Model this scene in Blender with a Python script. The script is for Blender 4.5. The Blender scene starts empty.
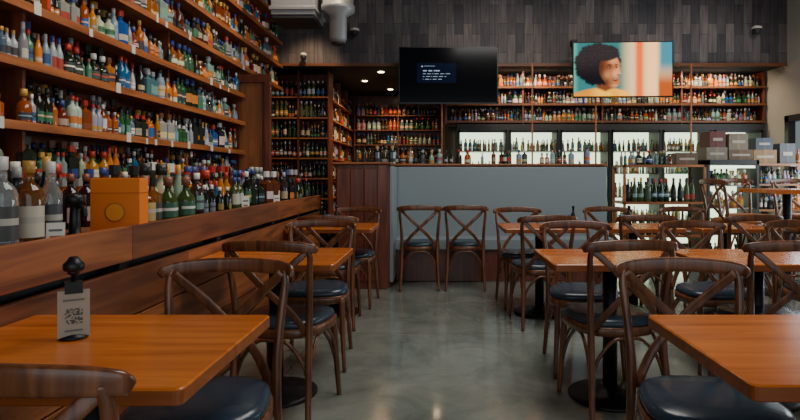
import bpy, math, random
from mathutils import Vector, Matrix
random.seed(11)
R=random.random
def U(a,b): return a+(b-a)*random.random()

# ---------------------------------------------------------------- materials
def newmat(name):
    m=bpy.data.materials.new(name); m.use_nodes=True
    nt=m.node_tree; b=nt.nodes['Principled BSDF']
    return m,nt,b
def plain(name,col,rough=.5,metal=0,emit=None,es=0,bump=0,bscale=60,coat=0):
    m,nt,b=newmat(name)
    b.inputs['Base Color'].default_value=(*col,1); b.inputs['Roughness'].default_value=rough
    b.inputs['Metallic'].default_value=metal
    if coat: b.inputs['Coat Weight'].default_value=coat; b.inputs['Coat Roughness'].default_value=.12
    if emit: b.inputs['Emission Color'].default_value=(*emit,1); b.inputs['Emission Strength'].default_value=es
    tc=nt.nodes.new('ShaderNodeTexCoord'); n=nt.nodes.new('ShaderNodeTexNoise'); n.inputs['Scale'].default_value=bscale
    nt.links.new(tc.outputs['Object'],n.inputs['Vector'])
    if bump:
        bp=nt.nodes.new('ShaderNodeBump'); bp.inputs['Strength'].default_value=bump; bp.inputs['Distance'].default_value=.004
        nt.links.new(n.outputs['Fac'],bp.inputs['Height']); nt.links.new(bp.outputs['Normal'],b.inputs['Normal'])
    return m
def wood(name,c1,c2,axis=0,rough=.35,scale=6,attr=False,coat=0,bump=.15):
    m,nt,b=newmat(name); N=nt.nodes.new; L=nt.links.new
    tc=N('ShaderNodeTexCoord'); mp=N('ShaderNodeMapping')
    s=[scale*4]*3; s[axis]=scale*.35; mp.inputs['Scale'].default_value=s
    L(tc.outputs['Object'],mp.inputs['Vector'])
    n=N('ShaderNodeTexNoise'); n.inputs['Scale'].default_value=1; n.inputs['Detail'].default_value=6; n.inputs['Distortion'].default_value=.8
    L(mp.outputs['Vector'],n.inputs['Vector'])
    r=N('ShaderNodeValToRGB'); r.color_ramp.elements[0].position=.32; r.color_ramp.elements[1].position=.7
    r.color_ramp.elements[0].color=(*c1,1); r.color_ramp.elements[1].color=(*c2,1)
    L(n.outputs['Fac'],r.inputs['Fac']); out=r.outputs['Color']
    if attr:
        a=N('ShaderNodeAttribute'); a.attribute_name='Col'
        mx=N('ShaderNodeMix'); mx.data_type='RGBA'; mx.blend_type='MULTIPLY'; mx.inputs[0].default_value=1
        L(out,mx.inputs[6]); L(a.outputs['Color'],mx.inputs[7]); out=mx.outputs[2]
    L(out,b.inputs['Base Color']); b.inputs['Roughness'].default_value=rough
    if coat: b.inputs['Coat Weight'].default_value=coat; b.inputs['Coat Roughness'].default_value=.15
    bp=N('ShaderNodeBump'); bp.inputs['Strength'].default_value=bump; bp.inputs['Distance'].default_value=.003
    L(n.outputs['Fac'],bp.inputs['Height']); L(bp.outputs['Normal'],b.inputs['Normal'])
    return m
def attrmat(name,spec=.5,emit=0,trans=0,rlo=.1,rhi=.5):
    m,nt,b=newmat(name); N=nt.nodes.new; L=nt.links.new
    a=N('ShaderNodeAttribute'); a.attribute_name='Col'
    L(a.outputs['Color'],b.inputs['Base Color'])
    b.inputs['Specular IOR Level'].default_value=spec
    mr=N('ShaderNodeMapRange'); mr.inputs['To Min'].default_value=rlo; mr.inputs['To Max'].default_value=rhi
    L(a.outputs['Alpha'],mr.inputs['Value']); L(mr.outputs['Result'],b.inputs['Roughness'])
    if trans:
        m2=N('ShaderNodeMapRange'); m2.inputs['To Min'].default_value=trans; m2.inputs['To Max'].default_value=0
        L(a.outputs['Alpha'],m2.inputs['Value']); L(m2.outputs['Result'],b.inputs['Transmission Weight'])
    if emit:
        L(a.outputs['Color'],b.inputs['Emission Color']); b.inputs['Emission Strength'].default_value=emit
    return m

M_chair=wood('chair_wood',(.065,.018,.007),(.22,.075,.028),2,.28,8,coat=.12)
M_seat=plain('seat_vinyl',(.026,.044,.066),.25,bump=.1,bscale=30)
M_seat_o=plain('seat_vinyl_tan',(.42,.14,.04),.4)
M_table=wood('table_wood',(.42,.090,.009),(.70,.19,.024),0,.24,5,coat=.25,bump=.04)
M_tedge=wood('table_edge_wood',(.22,.050,.008),(.38,.10,.018),0,.35,5)
M_black=plain('black_iron',(.009,.009,.010),.4,.3,bump=.1)
M_plank=wood('plank_wood',(.12,.030,.009),(.36,.115,.036),1,.5,4,attr=True,bump=.3)
M_shelf=wood('shelf_wood',(.20,.058,.016),(.42,.14,.040),1,.45,5)
M_shelfx=wood('shelf_wood_x',(.20,.062,.018),(.40,.135,.04),0,.45,5)
M_shelfd=wood('shelf_wood_dark',(.08,.028,.010),(.20,.07,.024),0,.45,5)
M_panel=wood('panel_wood',(.080,.017,.008),(.20,.05,.022),2,.4,5,coat=.2)
M_colw=wood('column_wood',(.16,.05,.016),(.34,.12,.04),2,.5,4)
M_bottle=attrmat('bottle_glass_and_label',rlo=.06,rhi=.5)
M_clear=attrmat('bottle_clear_glass',trans=.85,rlo=.03)
M_booth=plain('booth_vinyl',(.23,.27,.29),.5,bump=.08,bscale=25)
M_metal=plain('galvanised_metal',(.30,.31,.32),.45,.35,bump=.1,bscale=8)
M_white=plain('white_card',(.60,.59,.55),.6)
M_dark=plain('dark_paint',(.02,.02,.022),.6)
M_tvframe=plain('tv_frame_plastic',(.006,.006,.007),.3)
M_wallL=plain('wall_paint_dark',(.030,.022,.018),.8,bump=.2)
M_wallR=plain('wall_paint_grey',(.44,.43,.39),.8,bump=.1)
M_ceil=plain('ceiling_paint',(.03,.03,.03),.85,bump=.1)
M_cool=plain('cooler_interior',(.7,.8,.75),.5,emit=(.74,.92,.62),es=2.4)
M_lampw=plain('lamp_warm',(1,.8,.5),.5,emit=(1,.72,.4),es=22)
M_frame=plain('window_frame',(.03,.03,.03),.4)
M_card=attrmat('carton_print',rlo=.5,rhi=.6)

def floor_mat():
    m,nt,b=newmat('polished_concrete'); N=nt.nodes.new; L=nt.links.new
    tc=N('ShaderNodeTexCoord')
    n=N('ShaderNodeTexNoise'); n.inputs['Scale'].default_value=2.2; n.inputs['Detail'].default_value=12; n.inputs['Distortion'].default_value=.7; n.inputs['Roughness'].default_value=.70
    L(tc.outputs['Object'],n.inputs['Vector'])
    r=N('ShaderNodeValToRGB'); e=r.color_ramp.elements; e[0].position=.28; e[1].position=.72
    e[0].color=(.115,.135,.115,1); e[1].color=(.29,.31,.265,1)
    L(n.outputs['Fac'],r.inputs['Fac'])
    br=N('ShaderNodeTexBrick'); br.offset=0; br.inputs['Scale'].default_value=1; br.inputs['Brick Width'].default_value=2.6; br.inputs['Row Height'].default_value=2.3
    br.inputs['Mortar Size'].default_value=.005; br.inputs['Color1'].default_value=(1,1,1,1); br.inputs['Color2'].default_value=(1,1,1,1); br.inputs['Mortar'].default_value=(.6,.6,.6,1)
    mo=N('ShaderNodeMapping'); mo.inputs['Location'].default_value=(.9,.4,0); L(tc.outputs['Object'],mo.inputs['Vector']); L(mo.outputs[0],br.inputs['Vector'])
    mx=N('ShaderNodeMix'); mx.data_type='RGBA'; mx.blend_type='MULTIPLY'; mx.inputs[0].default_value=1
    L(r.outputs['Color'],mx.inputs[6]); L(br.outputs['Color'],mx.inputs[7]); L(mx.outputs[2],b.inputs['Base Color'])
    n2=N('ShaderNodeTexNoise'); n2.inputs['Scale'].default_value=3; n2.inputs['Detail'].default_value=8; L(tc.outputs['Object'],n2.inputs['Vector'])
    mr=N('ShaderNodeMapRange'); mr.inputs['From Min'].default_value=.3; mr.inputs['From Max'].default_value=.7; mr.inputs['To Min'].default_value=.07; mr.inputs['To Max'].default_value=.26
    L(n2.outputs['Fac'],mr.inputs['Value']); L(mr.outputs['Result'],b.inputs['Roughness'])
    b.inputs['Specular IOR Level'].default_value=.7
    b.inputs['Coat Weight'].default_value=.45; b.inputs['Coat Roughness'].default_value=.07
    return m
def soffit_mat():
    m,nt,b=newmat('soffit_planks'); N=nt.nodes.new; L=nt.links.new
    tc=N('ShaderNodeTexCoord'); sx=N('ShaderNodeSeparateXYZ'); cx=N('ShaderNodeCombineXYZ')
    L(tc.outputs['Object'],sx.inputs[0]); L(sx.outputs['Z'],cx.inputs['X']); L(sx.outputs['X'],cx.inputs['Y'])
    br=N('ShaderNodeTexBrick'); br.offset=.37; br.offset_frequency=2; br.inputs['Scale'].default_value=1
    br.inputs['Brick Width'].default_value=.42; br.inputs['Row Height'].default_value=.125; br.inputs['Mortar Size'].default_value=.003
    br.inputs['Color1'].default_value=(.043,.041,.050,1); br.inputs['Color2'].default_value=(.135,.115,.115,1); br.inputs['Mortar'].default_value=(.018,.018,.02,1)
    L(cx.outputs[0],br.inputs['Vector'])
    mp=N('ShaderNodeMapping'); mp.inputs['Scale'].default_value=(26,26,2.6); L(tc.outputs['Object'],mp.inputs['Vector'])
    n=N('ShaderNodeTexNoise'); n.inputs['Scale'].default_value=1; n.inputs['Detail'].default_value=5; L(mp.outputs[0],n.inputs['Vector'])
    mr=N('ShaderNodeMapRange'); mr.inputs['From Min'].default_value=.3; mr.inputs['From Max'].default_value=.7; mr.inputs['To Min'].default_value=.6; mr.inputs['To Max'].default_value=1.35; L(n.outputs['Fac'],mr.inputs['Value'])
    mx=N('ShaderNodeMix'); mx.data_type='RGBA'; mx.blend_type='MULTIPLY'; mx.inputs[0].default_value=1
    L(br.outputs['Color'],mx.inputs[6]); L(mr.outputs['Result'],mx.inputs[7]); L(mx.outputs[2],b.inputs['Base Color'])
    b.inputs['Roughness'].default_value=.65
    return m
M_floor=floor_mat(); M_soffit=soffit_mat()

# ---------------------------------------------------------------- mesh builder
class MB:
    def __init__(s): s.v=[];s.f=[];s.m=[];s.c=[];s.sm=[]
    def face(s,idx,mat=0,col=(1,1,1,0),smooth=False):
        s.f.append(idx); s.m.append(mat); s.c.append(col); s.sm.append(smooth)
    def box(s,x0,x1,y0,y1,z0,z1,mat=0,col=(1,1,1,0),M=None):
        b=len(s.v)
        P=[(x0,y0,z0),(x1,y0,z0),(x1,y1,z0),(x0,y1,z0),(x0,y0,z1),(x1,y0,z1),(x1,y1,z1),(x0,y1,z1)]
        if M: P=[tuple(M@Vector(p)) for p in P]
        s.v+=P
        for q in ((0,3,2,1),(4,5,6,7),(0,1,5,4),(1,2,6,5),(2,3,7,6),(3,0,4,7)):
            s.face([b+i for i in q],mat,col)
    def rings(s,rings,mat=0,col=(1,1,1,0),closed=True,caps=True,smooth=True,mats=None,cols=None):
        b=len(s.v); n=len(rings[0])
        for r in rings: s.v+=[tuple(p) for p in r]
        for i in range(len(rings)-1):
            mm=mats[i] if mats else mat; cc=cols[i] if cols else col
            for j in range(n if closed else n-1):
                k=(j+1)%n
                c2=cc(j) if callable(cc) else cc
                s.face([b+i*n+j,b+i*n+k,b+(i+1)*n+k,b+(i+1)*n+j],mm,c2,smooth)
        if caps:
            c0=cols[0] if cols else col; c1=cols[-1] if cols else col
            if callable(c0): c0=c0(0)
            if callable(c1): c1=c1(0)
            s.face([b+j for j in range(n)][::-1],mats[0] if mats else mat,c0)
            s.face([b+(len(rings)-1)*n+j for j in range(n)],mats[-1] if mats else mat,c1)
    def lathe(s,prof,c,sides=16,mat=0,col=(1,1,1,0),cols=None,smooth=True,a0=0,caps=True):
        rr=[]
        for (r,z) in prof:
            rr.append([(c[0]+r*math.cos(a0+2*math.pi*j/sides),c[1]+r*math.sin(a0+2*math.pi*j/sides),c[2]+z) for j in range(sides)])
        s.rings(rr,mat,col,cols=cols,smooth=smooth,caps=caps)
    def sweep(s,pts,a,b,ref=(0,0,1),sides=8,mat=0,sub=5,power=2,col=(1,1,1,0)):
        P=[Vector(p) for p in pts]; n=len(P)
        A=a if isinstance(a,(list,tuple)) else [a]*n
        B=b if isinstance(b,(list,tuple)) else [b]*n
        q=[];qa=[];qb=[]
        for i in range(n-1):
            p0=P[max(i-1,0)];p1=P[i];p2=P[i+1];p3=P[min(i+2,n-1)]
            for k in range(sub):
                t=k/sub
                q.append(.5*((2*p1)+(-p0+p2)*t+(2*p0-5*p1+4*p2-p3)*t*t+(-p0+3*p1-3*p2+p3)*t**3))
                qa.append(A[i]+(A[i+1]-A[i])*t); qb.append(B[i]+(B[i+1]-B[i])*t)
        q.append(P[-1]);qa.append(A[-1]);qb.append(B[-1])
        ref=Vector(ref); rr=[]
        for i,p in enumerate(q):
            t=(q[min(i+1,len(q)-1)]-q[max(i-1,0)]).normalized()
            sd=t.cross(ref)
            if sd.length<1e-3: sd=t.cross(Vector((1,0,0)))
            sd.normalize(); up=sd.cross(t)
            ring=[]
            for j in range(sides):
                an=2*math.pi*(j+.5)/sides; ca,sa=math.cos(an),math.sin(an)
                e=2/power
                x=math.copysign(abs(ca)**e,ca)*qa[i]; y=math.copysign(abs(sa)**e,sa)*qb[i]
                ring.append(p+sd*x+up*y)
            rr.append(ring)
        s.rings(rr,mat,col)
    def mesh(s,name,mats,attr=False):
        me=bpy.data.meshes.new(name); me.from_pydata(s.v,[],s.f)
        for m in mats: me.materials.append(m)
        me.polygons.foreach_set('material_index',s.m); me.polygons.foreach_set('use_smooth',s.sm)
        if attr:
            at=me.color_attributes.new('Col','FLOAT_COLOR','CORNER'); d=[]
            for f,c in zip(s.f,s.c):
                for _ in f: d+=list(c)
            at.data.foreach_set('color',d)
        me.update(); return me
    def obj(s,name,mats,attr=False,bevel=0,parent=None):
        o=bpy.data.objects.new(name,s.mesh(name,mats,attr)); bpy.context.collection.objects.link(o)
        if bevel:
            md=o.modifiers.new('bevel','BEVEL'); md.width=bevel; md.segments=2; md.limit_method='ANGLE'
        if parent: o.parent=parent
        return o
def inst(name,me,loc,rz=0):
    o=bpy.data.objects.new(name,me); bpy.context.collection.objects.link(o)
    o.location=loc; o.rotation_euler=(0,0,rz); return o

# ---------------------------------------------------------------- room shell
def slab(name,x0,x1,y0,y1,z0,z1,mat):
    b=MB(); b.box(x0,x1,y0,y1,z0,z1); return b.obj(name,[mat])
slab('floor',-2.65,5.1,-2.1,11.2,-.1,0,M_floor)
slab('wall_left',-2.65,-2.55,-2.0,11.2,0,4.3,M_wallL)
slab('ceiling',-2.65,5.1,-2.1,8.0,4.3,4.4,M_ceil)
slab('wall_soffit',-2.55,5.0,8.0,8.12,2.77,4.3,M_soffit)
slab('ceiling_low',-2.55,5.0,8.12,11.1,2.77,2.87,M_ceil)
slab('trim_soffit',-2.2,4.98,7.96,7.998,2.745,2.785,M_shelfd)
slab('wall_back',.12,5.0,8.92,9.0,0,2.77,M_wallL)
slab('wall_back_far',-2.55,.2,11.0,11.1,0,2.77,M_wallL)
slab('wall_return',.12,.2,9.0,11.0,0,2.77,M_wallL)
b=MB()
b.box(5.0,5.1,-2,4.2,0,4.3); b.box(5.0,5.1,8.0,9.0,0,4.3); b.box(5.0,5.1,4.2,8.0,0,.75); b.box(5.0,5.1,4.2,8.0,2.03,4.3)
b.obj('wall_right',[M_wallR])
b=MB()
for y in (4.22,5.47,6.72,7.95): b.box(4.96,5.06,y-.045,y+.045,.75,2.03)
for z in (.78,1.99): b.box(4.96,5.06,4.2,8.0,z-.045,z+.045)
b.box(4.97,5.07,4.2,8.0,1.40,1.44)
b.obj('window_1',[M_frame])
b=MB(); b.box(-2.55,-2.0,-2.1,-2,0,4.3); b.box(4.4,5.0,-2.1,-2,0,4.3); b.box(-2.0,4.4,-2.1,-2,3.2,4.3); b.box(-2.0,4.4,-2.1,-2,0,.25)
for x in (-.4,1.2,2.8): b.box(x-.04,x+.04,-2.1,-2,.25,3.2)
b.obj('wall_front',[M_wallR])

# ---------------------------------------------------------------- chairs
def build_chair(sh,seatmat,stool=False):
    b=MB()
    def outline(sc,z,drop=0):
        pts=[]
        for j in range(28):
            a=2*math.pi*j/28; ca,sa=math.cos(a),math.sin(a); e=2/3.0
            x=math.copysign(abs(ca)**e,ca); y=math.copysign(abs(sa)**e,sa)
            w=.212-.022*y
            pts.append((x*w*sc,y*.205*sc-.005,z))
        return pts
    b.rings([outline(.95,sh-.055),outline(1.0,sh-.05),outline(1.0,sh-.012),outline(.97,sh-.008)],0)
    b.rings([outline(.95,sh-.01),outline(.975,sh+.004),outline(.95,sh+.02),outline(.85,sh+.03),outline(.5,sh+.034)],1)
    k=sh/.46; f=.03*(k-1)
    for s in (-1,1):
        b.sweep([(s*(.20+f),.255+f,0),(s*.187,.215,sh*.5),(s*.182,.192,sh),(s*.190,.208,sh+.18),(s*.203,.236,sh+.33),(s*.196,.248,sh+.385)],[.013,.016,.018,.0155,.014,.011],[.013,.016,.018,.0155,.014,.011],ref=(1,0,0),mat=0)
        b.sweep([(s*(.20+f),-.205-f,0),(s*.188,-.188,sh*.5),(s*.178,-.17,sh-.02)],[.012,.016,.019],[.012,.016,.019],ref=(1,0,0),mat=0)
        b.sweep([(s*.192,.235,sh+.375),(s*.105,.262,sh+.29),(0,.258+s*.006,sh+.19),(-s*.10,.232,sh+.09),(-s*.168,.185,sh-.02)],.0165,.0045,ref=(0,1,0),mat=0,power=4)
        z0=sh*.42; z1=sh-.06
        b.sweep([(s*.19,-.185,z0),(s*.187,-.15,sh*.66),(s*.183,-.07,z1-.01),(s*.18,.01,z1),(s*.182,.09,z1-.01),(s*.185,.165,sh*.66),(s*.188,.205,z0)],.009,.009,ref=(1,0,0),mat=0,sides=6)
    for yy in (-.183,.2):
        z0=sh*.42; z1=sh-.06
        b.sweep([(-.186,yy,z0),(-.15,yy,sh*.66),(-.075,yy,z1-.01),(0,yy,z1),(.075,yy,z1-.01),(.15,yy,sh*.66),(.186,yy,z0)],.009,.009,ref=(0,1,0),mat=0,sides=6)
    if stool:
        for (p,q) in (((-.2,-.2,.26),(.2,-.2,.26)),((-.2,.23,.26),(.2,.23,.26)),((-.2,-.2,.26),(-.2,.23,.26)),((.2,-.2,.26),(.2,.23,.26))):
            b.sweep([p,q],.011,.011,mat=0,sides=6,sub=1)
    b.sweep([(-.230,.222,sh+.370),(-.217,.238,sh+.383),(-.168,.256,sh+.391),(-.09,.270,sh+.396),(0,.275,sh+.398),(.09,.270,sh+.396),(.168,.256,sh+.391),(.217,.238,sh+.383),(.230,.222,sh+.370)],
            [.007,.009,.010,.010,.010,.010,.010,.009,.007],[.013,.021,.025,.026,.026,.026,.025,.021,.013],mat=0,sides=12,power=4)
    return b.mesh('dining_chair_mesh' if not stool else 'bar_stool_mesh',[M_chair,seatmat])
CH=build_chair(.46,M_seat); ST=build_chair(.73,M_seat_o,True)
def chair_back_to_cam(x,yb,r=0): inst('dining_chair',CH,(x,yb+.28,0),math.pi+math.radians(r))
def chair_facing_cam(x,yb,r=0): inst('dining_chair',CH,(x,yb-.28,0),math.radians(r))
chair_back_to_cam(-.725,.88,-3)
chair_facing_cam(-.735,2.04,3)
chair_back_to_cam(-.755,2.57,-8)
chair_facing_cam(-.77,3.84,4)
chair_back_to_cam(-.84,4.22,2)
chair_facing_cam(-.78,5.45,-3)
chair_facing_cam(.855,2.05,-4)
chair_back_to_cam(.88,.94,3)
chair_back_to_cam(.89,2.60,7)
chair_back_to_cam(1.68,2.57,-2)
chair_facing_cam(.90,3.74,-3)
chair_facing_cam(1.72,3.78,5)
chair_facing_cam(1.72,2.07,2)
chair_back_to_cam(.83,4.25,5)
chair_back_to_cam(1.66,4.3,-6)
chair_facing_cam(.79,5.45,4)
chair_facing_cam(1.64,5.5,-4)
chair_facing_cam(2.45,3.83,4)
chair_back_to_cam(2.45,4.3,4)
chair_facing_cam(2.40,5.5,4)
chair_back_to_cam(-.185,5.69,2)
chair_back_to_cam(.305,5.70,-3)

# ---------------------------------------------------------------- tables
def table(x0,x1,y0,y1,h=.75,base=.22):
    cx,cy=(x0+x1)/2,(y0+y1)/2
    b=MB(); hx,hy=(x1-x0)/2,(y1-y0)/2
    r=.02
    def outl(ins,z):
        pts=[]
        for (sx,sy,a0) in ((1,1,0),(-1,1,90),(-1,-1,180),(1,-1,270)):
            for k in range(5):
                a=math.radians(a0+k*22.5)
                pts.append((sx*(hx-r)+(r-ins)*math.cos(a),sy*(hy-r)+(r-ins)*math.sin(a),z))
        return pts
    b.rings([outl(.003,h-.036),outl(0,h-.033),outl(0,h-.004)],1,smooth=False)
    b.rings([outl(0,h-.004),outl(.004,h)],0,smooth=False)
    b.box(-hx*.55,hx*.55,-.03,.03,h-.055,h-.036,2); b.box(-.03,.03,-hy*.6,hy*.6,h-.055,h-.036,2)
    b.lathe([(.038,.03),(.038,h-.05)],(0,0,0),20,2)
    b.lathe([(base,0),(base,.012),(base*.9,.02),(.08,.032),(.045,.06)],(0,0,0),36,2)
    o=b.obj('dining_table',[M_table,M_tedge,M_black]); o.location=(cx,cy,0); return o
table(-1.245,-.515,1.13,1.74)
table(-1.245,-.5,2.72,3.36)
table(-1.245,-.53,4.55,5.15)
table(.65,1.37,1.15,1.74)
table(.57,1.29,2.72,3.30)
table(1.35,2.08,2.72,3.30)
table(1.42,2.12,1.15,1.74)
table(.55,1.22,4.55,5.12)
table(1.36,2.03,4.55,5.12)
table(2.15,2.82,4.55,5.12)

# ---------------------------------------------------------------- bottles
GL_S=[(.24,.30,.30),(.36,.40,.38),(.14,.23,.21),(.24,.32,.34),(.44,.43,.36),(.34,.08,.008),(.48,.14,.012),(.24,.05,.008),(.012,.012,.012),(.02,.10,.03),(.012,.09,.28),(.14,.02,.010),(.58,.20,.02),(.08,.18,.17),(.02,.02,.02),(.08,.13,.12),(.015,.02,.015),(.05,.018,.008)]
GL_W=[(.010,.012,.010),(.012,.03,.013),(.03,.010,.010),(.015,.015,.015),(.05,.07,.02)]
LB=[(.72,.62,.46),(.55,.44,.26),(.82,.80,.74),(.02,.02,.02),(.52,.04,.02),(.52,.28,.04),(.02,.10,.36),(.03,.18,.07),(.70,.20,.02),(.6,.6,.56),(.06,.06,.06),(.20,.33,.40),(.03,.04,.05),(.68,.60,.50)]
CP=[(.015,.015,.015),(.52,.28,.05),(.44,.03,.02),(.35,.35,.35),(.7,.68,.64),(.03,.05,.2),(.20,.06,.03),(.02,.02,.02)]
def prof(kind,h,la,lb):
    if kind==0: r=.0375*h/.3; A=[(r*.9,0),(r,.006)]; rb=r; B=[(r,h*.62),(r*.42,h*.74),(r*.38,h*.86),(r*.42,h*.865),(r*.42,h)]
    if kind==1: r=.042*h/.28; A=[(r*.92,0),(r,.006)]; rb=r; B=[(r,h*.6),(r*.8,h*.68),(r*.36,h*.75),(r*.34,h*.86),(r*.42,h*.87),(r*.42,h)]
    if kind==2: r=.052*h/.25; A=[(r*.85,0),(r,.01)]; rb=r*.99; B=[(r*.85,h*.57),(r*.35,h*.68),(r*.3,h*.8),(r*.46,h*.81),(r*.46,h)]
    if kind==3: r=.036*h/.32; A=[(r*.9,0),(r,.006)]; rb=r; B=[(r*.92,h*.56),(r*.55,h*.7),(r*.37,h*.82),(r*.4,h*.83),(r*.4,h)]
    if kind==4: r=.05*h/.24; A=[(r,0),(r,.004)]; rb=r; B=[(r,h*.64),(r*.34,h*.74),(r*.34,h*.82),(r*.5,h*.83),(r*.5,h)]
    mid=la+(lb-la)*.45; m2=la+(lb-la)*.65
    p=A+[(rb,h*la),(rb,h*mid),(rb,h*m2),(rb,h*lb)]+B
    return p,2,len(p)-3
def bottle(mb,x,y,z,kind,h,g,l,c,face,sides=9,mat=0,st=None,la=.16,lb=.5,half=-.25):
    p,li,ci=prof(kind,h,la,lb)
    sq=kind==4
    sd=8 if sq else sides
    g4=(*g,0); l4=(*l,1); c4=(*c,.7); s4=(*(st or l),1)
    def lab(j,cc):
        a=2*math.pi*(j+.5)/sd
        return cc if math.cos(a-face)>half else g4
    cols=[]
    for i in range(len(p)-1):
        if i>=ci: cols.append(c4)
        elif i in (2,4): cols.append(lambda j:lab(j,l4))
        elif i==3: cols.append(lambda j:lab(j,s4))
        else: cols.append(g4)
    if sq:
        rr=[]
        for (r,zz) in p:
            ring=[]
            for j in range(8):
                a=2*math.pi*(j+.5)/8; d=1/max(abs(math.cos(a)),abs(math.sin(a))) if r>.03*h/.24 else 1.0
                d=1+(d-1)*.8
                ring.append((x+r*math.cos(a)*d*.9,y+r*math.sin(a)*d*.9,z+zz))
            rr.append(ring)
        mb.rings(rr,mat,cols=cols,smooth=False)
    else:
        mb.lathe(p,(x,y,z),sd,mat,cols=cols)
def row(mb,x,y,z,dx,dy,length,face,pal,hmin,hmax,sides=9,gap=.012,kinds=(0,1,2,3,4),fill=.95,rep=(1,3),mat=0,light=1.0):
    t=0
    while t<length:
        k=random.choice(kinds); h=U(hmin,hmax); g=random.choice(pal); l=random.choice(LB); c=random.choice(CP); st=random.choice(LB)
        if R()<.22: h*=.82
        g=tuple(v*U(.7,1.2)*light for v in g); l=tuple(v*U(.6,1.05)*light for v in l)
        la=U(.1,.22); lb=la+U(.12,.34)
        if R()<.12: l=g; st=g
        if R()<.5: st=l
        w={0:.078*h/.3,1:.086*h/.28,2:.106*h/.25,3:.076*h/.32,4:.102*h/.24}[k]
        for _ in range(random.randint(*rep)):
            if t+w>length: return
            if R()<fill:
                jx=U(-.012,.012)
                bottle(mb,x+dx*(t+w/2)+dy*jx,y+dy*(t+w/2)+dx*jx,z,k,h,g,l,c,face+U(-.5,.5),sides,mat,st,la,min(lb,.55),random.choice((-.25,.1,.35)))
            t+=w+gap*U(.2,1.6)
        if t>=length: return

# left wall shelving
LZ=[1.14,1.46,1.79,2.10,2.42,2.74,3.06,3.38]
b=MB()
for z in LZ:
    y1=6.4 if z<2.3 else 7.93
    b.box(-2.53,-2.2,1.4,y1,z-.024,z,0)
    b.box(-2.2,-2.185,1.4,y1,z-.036,z+.010,0)
for y in (1.4,3.05,4.7,6.38):
    b.box(-2.53,-2.25,y-.012,y+.012,.96,3.7,1)
b.box(-2.545,-2.53,1.4,7.93,.96,3.7,1)
b.obj('wall_shelf_unit',[M_shelf,M_panel])
b=MB()
for z in LZ:
    y1=6.3 if z<2.3 else 7.9
    row(b,-2.255,1.5,z+.001,0,1,y1-1.5,0,GL_S,.16,.265,12,gap=.008,rep=(1,2))
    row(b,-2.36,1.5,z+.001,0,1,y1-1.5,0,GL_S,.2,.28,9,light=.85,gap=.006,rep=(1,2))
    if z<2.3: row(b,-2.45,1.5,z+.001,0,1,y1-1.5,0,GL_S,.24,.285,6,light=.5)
b.obj('spirit_bottles',[M_bottle],True)
b=MB()
for z in LZ[:5]:
    y=1.6
    while y<6.3:
        w=U(.025,.065)
        if R()<.5 or (z==1.46 and R()<.6):
            b.box(-2.184,-2.181,y,y+w,z-.04,z+U(.0,.03),0)
        y+=U(.12,.5)
b.obj('price_tags',[M_white])

b=MB(); b.box(-2.53,-1.92,6.42,6.5,.0,2.32,0); b.box(-1.97,-1.9,6.38,6.42,0,2.32,1); b.box(-2.53,-1.9,6.385,6.42,2.25,2.34,1)
b.box(-2.0,-1.985,6.405,6.42,0,2.25,1)
b.obj('column_panel',[M_colw,M_panel],bevel=.004)

# ledge wall with planks
b=MB()
def plank(x0,x1,y0,y1,z0,z1):
    t=U(.55,1.25); b.box(x0,x1,y0,y1,z0,z1,0,(t,t*U(.92,1),t*U(.85,1),0))
for (z0,z1) in ((.02,.205),(.212,.40),(.407,.60),(.607,.80)):
    y=-.6
    while y<6.0:
        L=U(1.2,2.0); e=min(y+L,6.02); plank(-1.285,-1.255,y+.002,e-.002,z0,z1); y=e
        if y>=6.02: break
y=-.6
for e in (2.3,4.4,6.02): plank(-1.285,-1.25,y+.001,e-.001,.835,.975); y=e
for y in (-.6,.9,2.3,3.3,4.4,5.2,6.0): b.box(-1.36,-1.285,y-.03,y+.03,0,.93,1)
b.box(-1.37,-1.36,-.6,6.02,0,.93,1)
b.box(-2.53,-1.287,-.6,6.02,.915,.94,0,(.8,.8,.8,0))
b.obj('ledge_wall',[M_plank,M_dark],True,bevel=.003)

# ledge bottles
b=MB()
GL_D=GL_S+[(.02,.02,.02),(.015,.02,.015),(.10,.03,.01),(.02,.03,.02),(.03,.01,.01)]*2
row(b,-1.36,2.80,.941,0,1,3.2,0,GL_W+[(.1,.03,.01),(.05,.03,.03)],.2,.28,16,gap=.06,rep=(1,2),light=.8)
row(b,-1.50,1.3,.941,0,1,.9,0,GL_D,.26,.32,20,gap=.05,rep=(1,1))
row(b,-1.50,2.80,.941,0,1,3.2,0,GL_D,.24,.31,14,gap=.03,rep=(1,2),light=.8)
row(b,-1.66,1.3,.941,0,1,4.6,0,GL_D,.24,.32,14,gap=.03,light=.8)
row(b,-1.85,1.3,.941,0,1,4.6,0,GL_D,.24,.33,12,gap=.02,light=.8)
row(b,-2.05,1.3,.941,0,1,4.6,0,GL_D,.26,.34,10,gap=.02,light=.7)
b.obj('ledge_bottles',[M_bottle],True)
b=MB()
for (x,y,k,h,g,l) in ((-1.37,1.76,1,.30,(.75,.8,.8),(.05,.05,.05)),(-1.37,1.88,1,.29,(.55,.22,.06),(.5,.45,.35)),(-1.38,2.0,0,.29,(.8,.82,.8),(.06,.06,.07)),(-1.39,1.62,0,.31,(.6,.7,.6),(.04,.04,.04)),(-1.37,2.62,2,.24,(.6,.2,.04),(.4,.3,.1)),(-1.39,2.73,4,.23,(.6,.25,.05),(.05,.05,.05))):
    bottle(b,x,y,.941,k,h,g,l,random.choice(CP),-.6,28,0,st=(.4,.38,.32),la=.12,lb=.48)
b.obj('clear_liquor_bottles',[M_clear],True)

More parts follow.
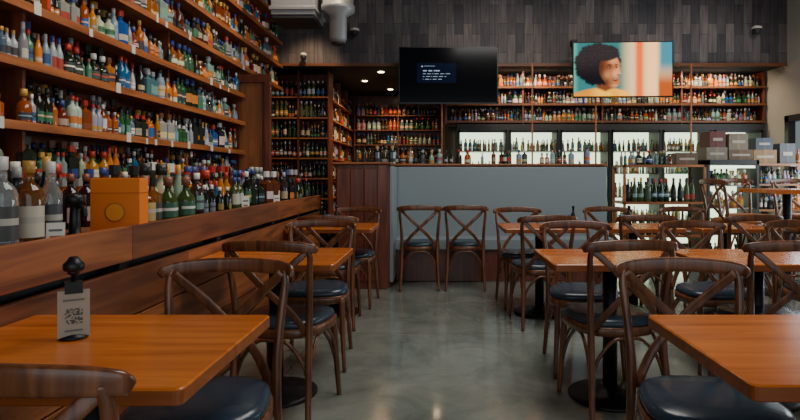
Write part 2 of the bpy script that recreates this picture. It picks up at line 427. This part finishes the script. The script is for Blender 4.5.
# orange gift box with round emblem
b=MB(); 
Mx=Matrix.Translation((-1.37,2.42,.941))@Matrix.Rotation(math.radians(8),4,'Z')
b.box(-.098,.098,-.05,.05,0,.230,0,(.80,.19,.008,1),Mx)
b.box(-.100,.100,-.052,.052,.166,.169,0,(.4,.08,.01,1),Mx)
ring=[Mx@Vector((.042*math.cos(a),-.0515,.085+.042*math.sin(a))) for a in [2*math.pi*i/28 for i in range(28)]]
ring2=[Mx@Vector((.035*math.cos(a),-.0525,.085+.035*math.sin(a))) for a in [2*math.pi*i/28 for i in range(28)]]
b.rings([ring,ring2],0,(.45,.12,.01,1),caps=False); 
i0=len(b.v); b.v+=[tuple(p) for p in ring2]; b.face(list(range(i0,i0+28)),0,(.85,.30,.03,1))
b.obj('whisky_gift_box',[M_card],True,bevel=.002)

b=MB(); b.lathe([(.042,0),(.042,.012),(.02,.03),(.016,.12),(.02,.13),(.032,.14),(.032,.165),(.01,.175)],(-1.345,2.08,.941),18,0)
b.sweep([(-1.345,2.08,1.06),(-1.32,2.07,1.068),(-1.30,2.065,1.06),(-1.297,2.065,1.03)],.008,.008,mat=0)
b.obj('bottle_dispenser',[M_black])
def card(name,x,y,z,w,h,rz,mark=True):
    b=MB(); Mx=Matrix.Translation((x,y,z))@Matrix.Rotation(rz,4,'Z')@Matrix.Rotation(math.radians(-8),4,'X')
    b.box(-w/2,w/2,-.002,.002,.0,h,0,(.62,.6,.54,1),Mx)
    b.box(-w*.35,w*.35,-.003,-.002,h*.6,h*.7,0,(.1,.1,.1,1),Mx); b.box(-w*.3,w*.3,-.003,-.002,h*.3,h*.4,0,(.3,.1,.05,1),Mx)
    return b.obj(name,[M_card],True)
card('price_card',-1.315,1.93,.944,.055,.075,.5)
card('price_card',-1.315,3.85,.944,.05,.10,.5)
card('price_card',-1.315,4.6,.944,.05,.08,.5)
def qr_stand(x,y,rz):
    e=bpy.data.objects.new('qr_menu_stand',None); bpy.context.collection.objects.link(e); e.location=(x,y,.751); e.rotation_euler=(0,0,rz)
    b=MB(); b.lathe([(.034,0),(.034,.006),(.012,.012),(.006,.02),(.006,.165),(.014,.17),(.014,.182)],(0,.008,0),20,0)
    b.lathe([(.022,.178),(.025,.184),(.025,.196),(.016,.205),(.010,.215)],(0,.008,0),18,0)
    b.box(-.020,.020,-.012,.024,.120,.150,0)
    b.obj('stand',[M_black],parent=e)
    b=MB(); b.box(-.036,.036,-.006,-.002,.005,.128,0,(.36,.31,.24,1))
    n=11; s=.040/n
    for i in range(n):
        for j in range(n):
            if R()<.5: b.box(-.020+i*s,-.020+(i+1)*s,-.0072,-.006,.04+j*s,.04+(j+1)*s,0,(.08,.07,.06,1))
    b.box(-.024,.024,-.0072,-.006,.100,.105,0,(.15,.13,.11,1)); b.box(-.02,.02,-.0072,-.006,.02,.025,0,(.15,.13,.11,1))
    b.obj('qr_card',[M_card],True,parent=e)
qr_stand(-.96,1.48,.6)
qr_stand(1.13,1.62,-.3)
M_cup=plain('blue_cup',(.03,.09,.2),.3)
def caddy(x,y):
    b=MB(); b.lathe([(.03,0),(.034,.09),(.03,.09),(.028,.01)],(0,0,0),18,1); 
    b.lathe([(.022,0),(.022,.09),(.009,.12),(.009,.15),(.012,.15),(.012,.17)],(.065,.02,0),14,0)
    o=b.obj('condiment_set',[M_black,M_cup]); o.location=(x,y,.751)
caddy(1.12,4.85); caddy(1.62,4.9); caddy(-.95,4.9)

# ---------------------------------------------------------------- booth / bar partition
b=MB()
BX=1.99
b.box(-.5,BX,6.62,6.98,0,1.30,1)
b.box(-1.06,-.62,5.86,6.98,0,1.30,1)
b.box(-.62,-.5,5.90,6.98,0,1.30,1)
for i in range(3): b.box(-1.05+i*.145,-1.05+i*.145+.138,5.845,5.862,.08,1.26,1)
b.box(-.625,-.52,5.835,5.9,0,1.30,1)
b.box(-1.09,BX+.02,6.58,7.0,1.30,1.325,2); b.box(-1.09,-.48,5.82,6.58,1.30,1.325,2)
b.box(-.5,-.46,5.9,6.62,.06,1.285,0)
b.box(-.46,BX,6.56,6.62,.44,1.285,0)
b.box(-.46,BX,6.22,6.56,.36,.48,0); b.box(-.46,BX,6.26,6.56,.0,.36,1)
b.obj('booth_bench',[M_booth,M_panel,M_shelfx],bevel=.008)
b=MB(); row(b,-1.0,6.88,1.326,1,0,2.95,-math.pi/2,GL_W+GL_S[3:8]+[(.3,.3,.28)],.16,.24,12,gap=.03,rep=(1,2),fill=.92)
row(b,-1.0,6.75,1.326,1,0,2.95,-math.pi/2,GL_W+GL_S[3:9],.13,.22,12,gap=.12,rep=(1,2),fill=.6)
b.obj('counter_bottles',[M_bottle],True)

# ---------------------------------------------------------------- back bar shelving
b=MB()
for z in (2.01,2.27,2.53):
    b.box(.14,4.96,8.45,8.9,z-.02,z,0); b.box(.14,4.96,8.435,8.45,z-.026,z+.006,0)
for x in (.14,1.3,2.5,3.7,4.94): b.box(x-.012,x+.012,8.46,8.9,1.965,2.76,1)
b.box(.14,4.96,8.88,8.9,1.965,2.76,1)
b.obj('back_bar_shelf',[M_shelfd,M_panel])
b=MB()
for z in (2.01,2.27,2.53):
    row(b,.2,8.50,z+.001,1,0,4.7,-math.pi/2,GL_S+GL_W,.14,.205,10,gap=.004,fill=1,rep=(1,2))
    row(b,.2,8.60,z+.001,1,0,4.7,-math.pi/2,GL_S+GL_W,.19,.225,7,gap=.004,fill=1,rep=(1,2))
    row(b,.2,8.72,z+.001,1,0,4.7,-math.pi/2,GL_S+GL_W,.2,.228,6,gap=.005,fill=1)
b.obj('back_bar_bottles',[M_bottle],True)
b=MB()
x0,x1=.3,4.9
b.box(x0,x1,8.86,8.9,.1,1.9,2); b.box(x0,x1,8.4,8.9,1.87,1.96,0); b.box(x0,x1,8.4,8.9,0,.12,0)
nd=6; w=(x1-x0)/nd
for i in range(nd+1):
    x=x0+i*w; b.box(x-.02,x+.02,8.4,8.86,.12,1.87,0)
for i in range(nd):
    x=x0+i*w+.02
    b.box(x,x+.025,8.385,8.40,.12,1.87,1); b.box(x+w-.065,x+w-.04,8.385,8.40,.12,1.87,1); b.box(x,x+w-.04,8.385,8.40,1.83,1.87,1); b.box(x,x+w-.04,8.385,8.40,.12,.17,1)
    b.box(x+w-.08,x+w-.07,8.36,8.385,.8,1.3,1)
for z in (.5,.86,1.22,1.56): b.box(x0,x1,8.46,8.85,z-.01,z,1)
b.obj('beverage_cooler',[M_dark,M_black,M_cool])
b=MB()
CG=[(.1,.25,.12),(.35,.3,.1),(.3,.1,.04),(.5,.5,.45),(.1,.2,.3),(.5,.35,.08)]
for z in (.5,.86,1.22,1.56):
    row(b,x0+.05,8.56,z+.001,1,0,4.5,-math.pi/2,CG,.13,.19,8,gap=.02,kinds=(0,3,0,3,1))
    row(b,x0+.05,8.70,z+.001,1,0,4.5,-math.pi/2,CG,.15,.22,8,gap=.03,kinds=(0,3,0,3,1))
b.obj('cooler_bottles',[M_bottle],True)
b=MB()
for x in (.07,1.32,2.2,3.52): b.box(x-.010,x+.010,7.75,7.77,0,2.74)
b.obj('shelf_posts',[M_shelf])
WZ=[.55,.85,1.15,1.45,1.75,2.05,2.36]
b=MB()
for z in WZ:
    b.box(-2.53,-1.62,8.3,8.62,z-.02,z,0); b.box(-2.0,-1.6,8.62,10.95,z-.02,z,0)
for x in (-2.53,-2.07,-1.62): b.box(x-.0,x+.02,8.3,8.62,.3,2.74,1)
b.box(-2.53,-1.99,8.62,8.64,.3,2.74,1); b.box(-2.02,-2.0,8.64,10.95,.3,2.74,1)
for y in (8.62,9.4,10.2,10.93): b.box(-2.0,-1.62,y,y+.02,.3,2.74,1)
b.obj('wine_rack',[M_shelfx,M_panel])
b=MB()
for z in WZ:
    row(b,-2.49,8.38,z+.001,1,0,.86,-math.pi/2,GL_W,.22,.26,10,gap=.006,kinds=(0,0,3,0),fill=1)
    row(b,-2.49,8.48,z+.001,1,0,.86,-math.pi/2,GL_W,.23,.26,7,gap=.006,kinds=(0,0,3,0),fill=1)
    row(b,-1.68,8.66,z+.001,0,1,2.25,0,GL_W+GL_S[3:7],.23,.26,8,gap=.01,kinds=(0,0,3,1))
b.obj('wine_bottles',[M_bottle],True)
b=MB()
for z in (1.2,1.5,1.78,2.06,2.34): b.box(-1.58,.1,10.66,10.98,z-.02,z,0)
for x in (-1.58,-.75,.08): b.box(x,x+.02,10.68,10.98,.3,2.74,1)
b.box(-1.58,.1,10.96,10.98,.3,2.74,1); b.box(-1.58,.1,10.6,10.98,0,.95,1)
b.obj('far_wall_shelf',[M_shelfd,M_panel])
b=MB()
for z in (1.2,1.5,1.78,2.06,2.34):
    row(b,-1.54,10.72,z+.001,1,0,1.6,-math.pi/2,GL_S+GL_W,.18,.25,9,gap=.01,fill=1)
    row(b,-1.54,10.83,z+.001,1,0,1.6,-math.pi/2,GL_S+GL_W,.2,.25,6,gap=.01,fill=1)
b.obj('far_shelf_bottles',[M_bottle],True)

# ---------------------------------------------------------------- display rack, cartons, high table, stools
b=MB()
for z in (.45,.86,1.32):
    b.box(2.3,3.32,6.9,7.35,z-.03,z,0)
for x in (2.3,3.29):
    for y in (6.9,7.32): b.box(x,x+.03,y,y+.03,0,1.32,0)
b.obj('wine_display_rack',[M_shelfx],bevel=.003)
b=MB()
row(b,2.35,6.98,.861,1,0,.9,-math.pi/2,GL_W+[(.4,.42,.3),(.05,.1,.04)],.28,.31,12,gap=.01,kinds=(0,3),fill=1)
row(b,2.35,7.12,.861,1,0,.9,-math.pi/2,GL_W,.28,.31,10,gap=.02,kinds=(0,3))
row(b,2.35,6.98,.451,1,0,.9,-math.pi/2,GL_W+[(.05,.1,.04)],.28,.31,12,gap=.02,kinds=(0,3))
row(b,2.33,6.99,1.321,1,0,.62,-math.pi/2,GL_W+GL_S,.12,.18,12,gap=.01,rep=(1,2))
row(b,2.33,7.14,1.321,1,0,.62,-math.pi/2,GL_W+GL_S,.15,.2,10,gap=.01,rep=(1,2))
b.obj('display_wine_bottles',[M_bottle],True)
b=MB()
b.box(3.36,4.0,6.95,7.45,0,.12,0); b.box(3.36,3.39,6.95,7.45,.12,1.38,0); b.box(3.97,4.0,6.95,7.45,.12,1.38,0); b.box(3.36,4.0,6.95,7.45,1.32,1.38,0); b.box(3.36,4.0,7.42,7.45,.12,1.38,2)
for z in (.45,.78,1.06): b.box(3.39,3.97,6.98,7.42,z-.01,z,1)
b.box(3.40,3.96,6.97,6.99,1.28,1.31,2)
b.obj('open_display_fridge',[M_dark,M_metal,M_cool])
b=MB()
for z in (.13,.45,.78,1.06): row(b,3.42,7.05,z+.001,1,0,.52,-math.pi/2,[(.5,.5,.4),(.45,.15,.05),(.1,.25,.1),(.02,.02,.02)],.17,.22,9,gap=.008,fill=1)
for z in (.13,.45,.78,1.06): row(b,3.42,7.16,z+.001,1,0,.52,-math.pi/2,[(.5,.5,.4),(.45,.15,.05),(.1,.25,.1)],.18,.22,9,gap=.008,fill=1)
b.obj('fridge_bottles',[M_bottle],True)
b=MB()
for (x,xw,z,h,c) in ((3.0,.27,1.321,.15,(.10,.06,.035)),(3.38,.26,1.381,.16,(.15,.12,.09)),(3.66,.3,1.381,.13,(.10,.05,.02)),(3.42,.2,1.542,.2,(.09,.015,.012)),(3.66,.24,1.512,.2,(.16,.12,.08)),(4.1,.3,1.341,.18,(.22,.11,.035)),(4.13,.22,1.522,.15,(.04,.05,.07)),(4.44,.2,1.341,.26,(.07,.07,.08))):
    yy=7.02 if x<4.05 else 7.25
    b.box(x,x+xw,yy,yy+.28,z,z+h,0,(*c,1)); b.box(x+xw*.42,x+xw*.58,yy-.002,yy+.282,z,z+h+.001,0,(c[0]*1.3,c[1]*1.3,c[2]*1.2,1)); b.box(x+.04,x+xw-.04,yy-.004,yy,z+h*.4,z+h*.58,0,(.34,.29,.22,1))
b.obj('cardboard_cartons',[M_card],True)
b=MB()
for z in (.4,.75,1.08,1.34): b.box(4.06,4.9,7.2,7.6,z-.025,z,0)
for x in (4.06,4.87):
    for y in (7.2,7.57): b.box(x,x+.03,y,y+.03,0,1.34,0)
b.obj('merchandise_rack',[M_shelfx])
b=MB()
for z in (.4,.75,1.08):
    row(b,4.12,7.27,z+.001,1,0,.74,-math.pi/2,GL_S,.16,.22,9,gap=.005,fill=1)
    row(b,4.12,7.38,z+.001,1,0,.74,-math.pi/2,GL_S,.18,.225,9,gap=.005,fill=1)
row(b,4.68,7.3,1.341,1,0,.2,-math.pi/2,GL_S,.18,.24,9)
b.obj('merchandise_bottles',[M_bottle],True)
b=MB(); b.box(-.75,.75,-.35,.35,1.01,1.05,0); 
for x in (-.45,.45):
    b.lathe([(.26,0),(.26,.012),(.06,.03),(.04,.05),(.04,1.01)],(x,0,0),28,1)
o=b.obj('high_table',[M_table,M_black],bevel=.004); o.location=(3.95,5.6,0)
for (x,y,r) in ((3.35,4.95,172),(3.93,4.92,185),(3.42,6.2,5),(4.05,6.2,-4),(2.98,5.6,95)): inst('bar_stool',ST,(x,y,0),math.radians(r))

# ---------------------------------------------------------------- TVs
def tv(name,cx,cy,cz,w,h,rz,func,nx,nz,emit,tilt=0):
    e=bpy.data.objects.new(name,None); bpy.context.collection.objects.link(e); e.location=(cx,cy,cz); e.rotation_euler=(math.radians(tilt),0,rz)
    b=MB(); b.box(-w/2,w/2,.0,.045,-h/2,h/2,0); b.box(-w/4,w/4,.045,.08,-h/4,h/4,0)
    t=.012
    b.box(-w/2,w/2,-.008,0,h/2-t,h/2,0); b.box(-w/2,w/2,-.008,0,-h/2,-h/2+t*1.4,0); b.box(-w/2,-w/2+t,-.008,0,-h/2,h/2,0); b.box(w/2-t,w/2,-.008,0,-h/2,h/2,0)
    b.obj('body',[M_tvframe],parent=e)
    b=MB(); b.box(-.03,.03,.08,.12,-.03,.03); b.box(-.2,.2,.08,.1,-.15,.15); b.box(-.2,-.12,.1,.335,.2,.26); b.box(.12,.2,.1,.335,.2,.26)
    b.box(-.2,-.12,.08,.1,.1,.26); b.box(.12,.2,.08,.1,.1,.26)
    b.box(-.22,.22,.335,.36,.18,h/2+.02)
    b.obj('mount_bracket',[M_black],parent=e)
    b=MB(); W=w-2*t; H=h-2.4*t
    for j in range(nz+1):
        for i in range(nx+1): b.v.append((-W/2+W*i/nx,-.002,-H/2+t*.2+H*j/nz))
    for j in range(nz):
        for i in range(nx):
            c=func((i+.5)/nx,1-(j+.5)/nz)
            a=j*(nx+1)+i; b.face([a,a+1,a+nx+2,a+nx+1],0,(*c,0))
    b.obj('screen',[emit],True,parent=e)
def lerp(a,b,t): t=max(0,min(1,t)); return tuple(a[k]+(b[k]-a[k])*t for k in range(3))
def sst(a,b,x): t=max(0,min(1,(x-a)/(b-a))); return t*t*(3-2*t)
def G(u,v,a,b,sa,sb): return math.exp(-((u-a)/sa)**2-((v-b)/sb)**2)
def face_pic(u,v):
    # blurred interior behind the person
    c=lerp((.02,.11,.11),(.62,.42,.20),sst(.44,.62,u))
    c=lerp(c,(.66,.09,.004),sst(.60,.66,u)*(1-sst(.68,.74,u)))
    c=lerp(c,(.88,.46,.16),sst(.73,.77,u)*(1-sst(.82,.87,u)))
    c=lerp(c,(.03,.15,.20),sst(.84,.90,u)*(1-sst(.35,.75,v)))
    c=lerp(c,(.30,.055,.008),sst(.84,.88,u)*sst(.40,.80,v))
    c=lerp(c,(.06,.24,.18),(1-sst(.0,.06,u)))
    # yellow shirt
    sh=.84+1.1*(u-.30)**2
    shirt=lerp((.80,.36,.015),(.45,.17,.01),sst(.30,.12,u) if u<.3 else .5*G(u,v,.42,.95,.05,.1))
    c=lerp(c,shirt,sst(sh-.02,sh+.03,v)*(1-sst(.54,.60,u)))
    nk=abs(u-.315-.05*(v-.7))
    c=lerp(c,(.11,.032,.014),(1-sst(.07,.10,nk))*sst(.62,.66,v)*(1-sst(.88,.95,v+nk*.8)))
    an=math.atan2(v-.38,(u-.25)*1.7)
    wob=.028*math.sin(9*an)+.018*math.sin(23*an+1)+.014*math.sin(41*an)
    d=math.hypot((u-.245)/.245,(v-.40)/.41)+wob
    curl=.5+.5*math.sin(95*u+8*math.sin(50*v))*math.sin(60*v+6*math.sin(80*u))
    hair=lerp((.006,.005,.007),(.035,.026,.026),curl*(1-sst(.2,.7,v)))
    c=lerp(hair,c,sst(.90,1.03,d))
    # face, three-quarter view to the right
    d=math.hypot((u-.368)/.112,(v-.48)/.28)
    jaw=math.hypot((u-.378-.10*(v-.6))/.085,(v-.67)/.185)
    dd=min(d,jaw)
    sk=lerp((.060,.017,.008),(.30,.10,.038),sst(.27,.45,u))
    sk=lerp(sk,(.62,.27,.12),.8*G(u,v,.425,.575,.028,.07)+.6*G(u,v,.405,.335,.045,.06)+.35*G(u,v,.345,.60,.04,.08))
    sk=lerp(sk,(.60,.27,.13),.6*G(u,v,.445,.48,.010,.10)+.5*G(u,v,.42,.80,.03,.03))
    sk=lerp(sk,(.05,.014,.007),.6*G(u,v,.335,.75,.03,.08))
    c=lerp(sk,c,sst(.92,1.04,dd))
    if 0<(v-.44)<.15:
        e=.460+.028*((v-.44)/.15)
        c=lerp(c,(.50,.21,.09),(1-sst(e-.007,e+.004,u))*sst(.425,.450,u)*.9)
    c=lerp(c,(.04,.012,.008),.9*G(u,v,.455,.603,.012,.010))
    c=lerp(c,(.045,.013,.006),.75*G(u,v,.365,.452,.032,.032)); c=lerp(c,(.045,.013,.006),.75*G(u,v,.437,.45,.018,.032))
    d=math.hypot((u-.31)/.165,(v-.19)/.155)+wob
    c=lerp(hair,c,sst(.85,1.08,d))
    for ex,w in ((.366,.015),(.437,.010)):
        c=lerp(c,(.30,.26,.22),.7*(1-sst(.6,1.2,math.hypot((u-ex)/w,(v-.462)/.009))))
        c=lerp(c,(.006,.004,.004),1-sst(.6,1.2,math.hypot((u-ex-.002)/.008,(v-.462)/.012)))
        c=lerp(c,(.010,.006,.004),.8*(1-sst(.004,.016,abs(v-.412-8*(u-ex)**2)))*(1-sst(w*1.1,w*1.7,abs(u-ex))))
    c=lerp(c,(.20,.030,.022),.9*(1-sst(.6,1.2,math.hypot((u-.425)/.032,(v-.690)/.032))))
    c=lerp(c,(.02,.006,.006),1-sst(.6,1.2,math.hypot((u-.426)/.022,(v-.692)/.018)))
    c=lerp(c,(.5,.44,.38),.85*(1-sst(.6,1.2,math.hypot((u-.426)/.018,(v-.683)/.006))))
    return c
def menu_pic(u,v):
    c=(.0006,.0007,.0011)
    if .18<u<.58 and .28<v<.64: c=(.0012,.003,.009)
    for (rv,a,bb) in ((.42,.24,.42),(.475,.24,.53),(.525,.24,.48),(.575,.24,.44)):
        if abs(v-rv)<.009 and a<u<bb and (math.sin(u*230+rv*50)+math.sin(u*97+rv*20)>-.5): c=(.20,.25,.33)
    if .22<u<.24 and abs(v-.335)<.010: c=(.3,.3,.35)
    if .25<u<.36 and abs(v-.335)<.007: c=(.12,.15,.2)
    return c
M_scr=attrmat('tv_screen_lit',spec=.15,emit=1.7,rlo=.12,rhi=.2)
M_scr2=attrmat('tv_screen_dark',spec=.25,emit=1.5,rlo=.12,rhi=.2)
tv('television',.155,7.62,2.55,1.35,.775,0,menu_pic,180,100,M_scr2,0)
tv('television',2.52,7.6,2.625,1.34,.755,math.radians(-3),face_pic,220,124,M_scr,0)

# ---------------------------------------------------------------- ducts, cameras, lamps
b=MB()
b.box(-1.84,-1.36,6.2,6.7,2.97,4.3,0); b.box(-1.86,-1.34,6.18,6.72,3.02,3.06,0); b.box(-1.83,-1.37,6.21,6.69,2.93,2.97,1)
b.obj('air_duct',[M_metal,M_dark],bevel=.005)
b=MB(); b.lathe([(.08,0),(.09,.03),(.1,.04),(.1,.30),(.19,.36),(.19,.42),(.175,.42),(.175,1.6)],(-1.13,6.4,2.70),24,0); 
b.lathe([(.07,-.02),(.075,.0)],(-1.13,6.4,2.70),24,1)
b.obj('vent_pipe',[M_metal,M_dark])
def dome(x,y,z,s=.06):
    b=MB(); b.lathe([(s*1.1,0),(s*1.1,-.03),(s,-.03)],(x,y,z),20,0); b.lathe([(s,-.03),(s*.95,-.05),(s*.7,-.08),(s*.3,-.095),(.003,-.097)],(x,y,z),20,1)
    b.box(x-.02,x+.02,y,7.999,z-.0,z+.02,0); b.obj('security_camera',[M_white,M_dark])
dome(-1.16,7.88,3.25); dome(4.5,7.88,3.28); dome(-1.88,7.88,2.90,.04)
b=MB(); b.box(1.9,1.98,7.88,8.0,3.03,3.1); b.lathe([(.035,0),(.035,.08)],(1.94,7.9,2.95),14,0); b.obj('emergency_lamp',[M_dark])
def downlight(x,y,z):
    b=MB(); b.lathe([(.06,-.012),(.06,0)],(x,y,z),24,0); b.lathe([(.045,-.016),(.045,-.012)],(x,y,z),24,1)
    b.obj('recessed_downlight',[M_white,M_lampw])
for (x,y) in ((-.85,8.5),(-.85,10.2),(-1.2,9.3),(.0,9.3)): downlight(x,y,2.77)

# ---------------------------------------------------------------- lights
def area(name,loc,rot,sx,sy,en,col,spread=None):
    l=bpy.data.lights.new(name,'AREA'); l.shape='RECTANGLE'; l.size=sx; l.size_y=sy; l.energy=en; l.color=col
    if spread: l.spread=math.radians(spread)
    o=bpy.data.objects.new(name,l); bpy.context.collection.objects.link(o); o.location=loc; o.rotation_euler=[math.radians(a) for a in rot]; return o
def spot(name,loc,target,en,col,ang=60,blend=.7,size=.06):
    l=bpy.data.lights.new(name,'SPOT'); l.energy=en; l.color=col; l.spot_size=math.radians(ang); l.spot_blend=blend; l.shadow_soft_size=size
    o=bpy.data.objects.new(name,l); bpy.context.collection.objects.link(o); o.location=loc
    d=Vector(target)-Vector(loc); o.rotation_euler=d.to_track_quat('-Z','Y').to_euler(); return o
area('storefront_daylight',(1.2,-1.95,1.8),(90,0,0),6.2,2.8,72,(.84,.94,1.0))
area('side_window_daylight',(4.93,6.1,1.4),(0,90,0),1.15,3.4,85,(.82,.94,1))
area('ceiling_fill_light',(1.1,3.4,4.25),(0,0,0),1.4,4,135,(1.0,.96,.90))  # added overhead fill to raise the general level, not an actual panel fixture
for y in (2.4,3.6,4.8,6.0): spot('shelf_spot',(-1.0,y,4.1),(-2.25,y+.1,1.6),95,(1,.74,.46),70,.8,.03)
for x in (-1.6,.9,2.6,4.2): spot('back_fill_spot',(x,5.6,4.1),(x*.9,8.2,2.0),64,(1,.82,.66),66)  # added spots throwing extra light on the back bottles, no fixtures for them
for (x,y) in ((-.85,8.5),(-.85,10.2),(-1.2,9.3)): spot('downlight_lamp',(x,y,2.73),(x,y,0),65,(1,.60,.30),140)
spot('wine_rack_fill',(-1.6,7.2,3.6),(-2.0,8.4,1.6),85,(1,.68,.40),60)  # added warm spot that brightens the front of the wine rack
for x in (1.2,2.6,4.0): area('back_shelf_fill',(x,8.25,2.73),(25,0,0),1.1,.05,13,(1,.74,.48))  # added warm fill for the back shelves, no strip lamps mounted there
w=bpy.data.worlds.new('world'); bpy.context.scene.world=w; w.use_nodes=True
w.node_tree.nodes['Background'].inputs[0].default_value=(.55,.66,.68,1); w.node_tree.nodes['Background'].inputs[1].default_value=.32

cam=bpy.data.cameras.new('camera'); co=bpy.data.objects.new('camera',cam); bpy.context.collection.objects.link(co)
co.location=(0,0,1.18); co.rotation_euler=(math.radians(90),0,0)
cam.sensor_width=36; cam.lens=25.2; cam.shift_x=-37/800; cam.shift_y=-34/800; cam.clip_start=.05
bpy.context.scene.camera=co
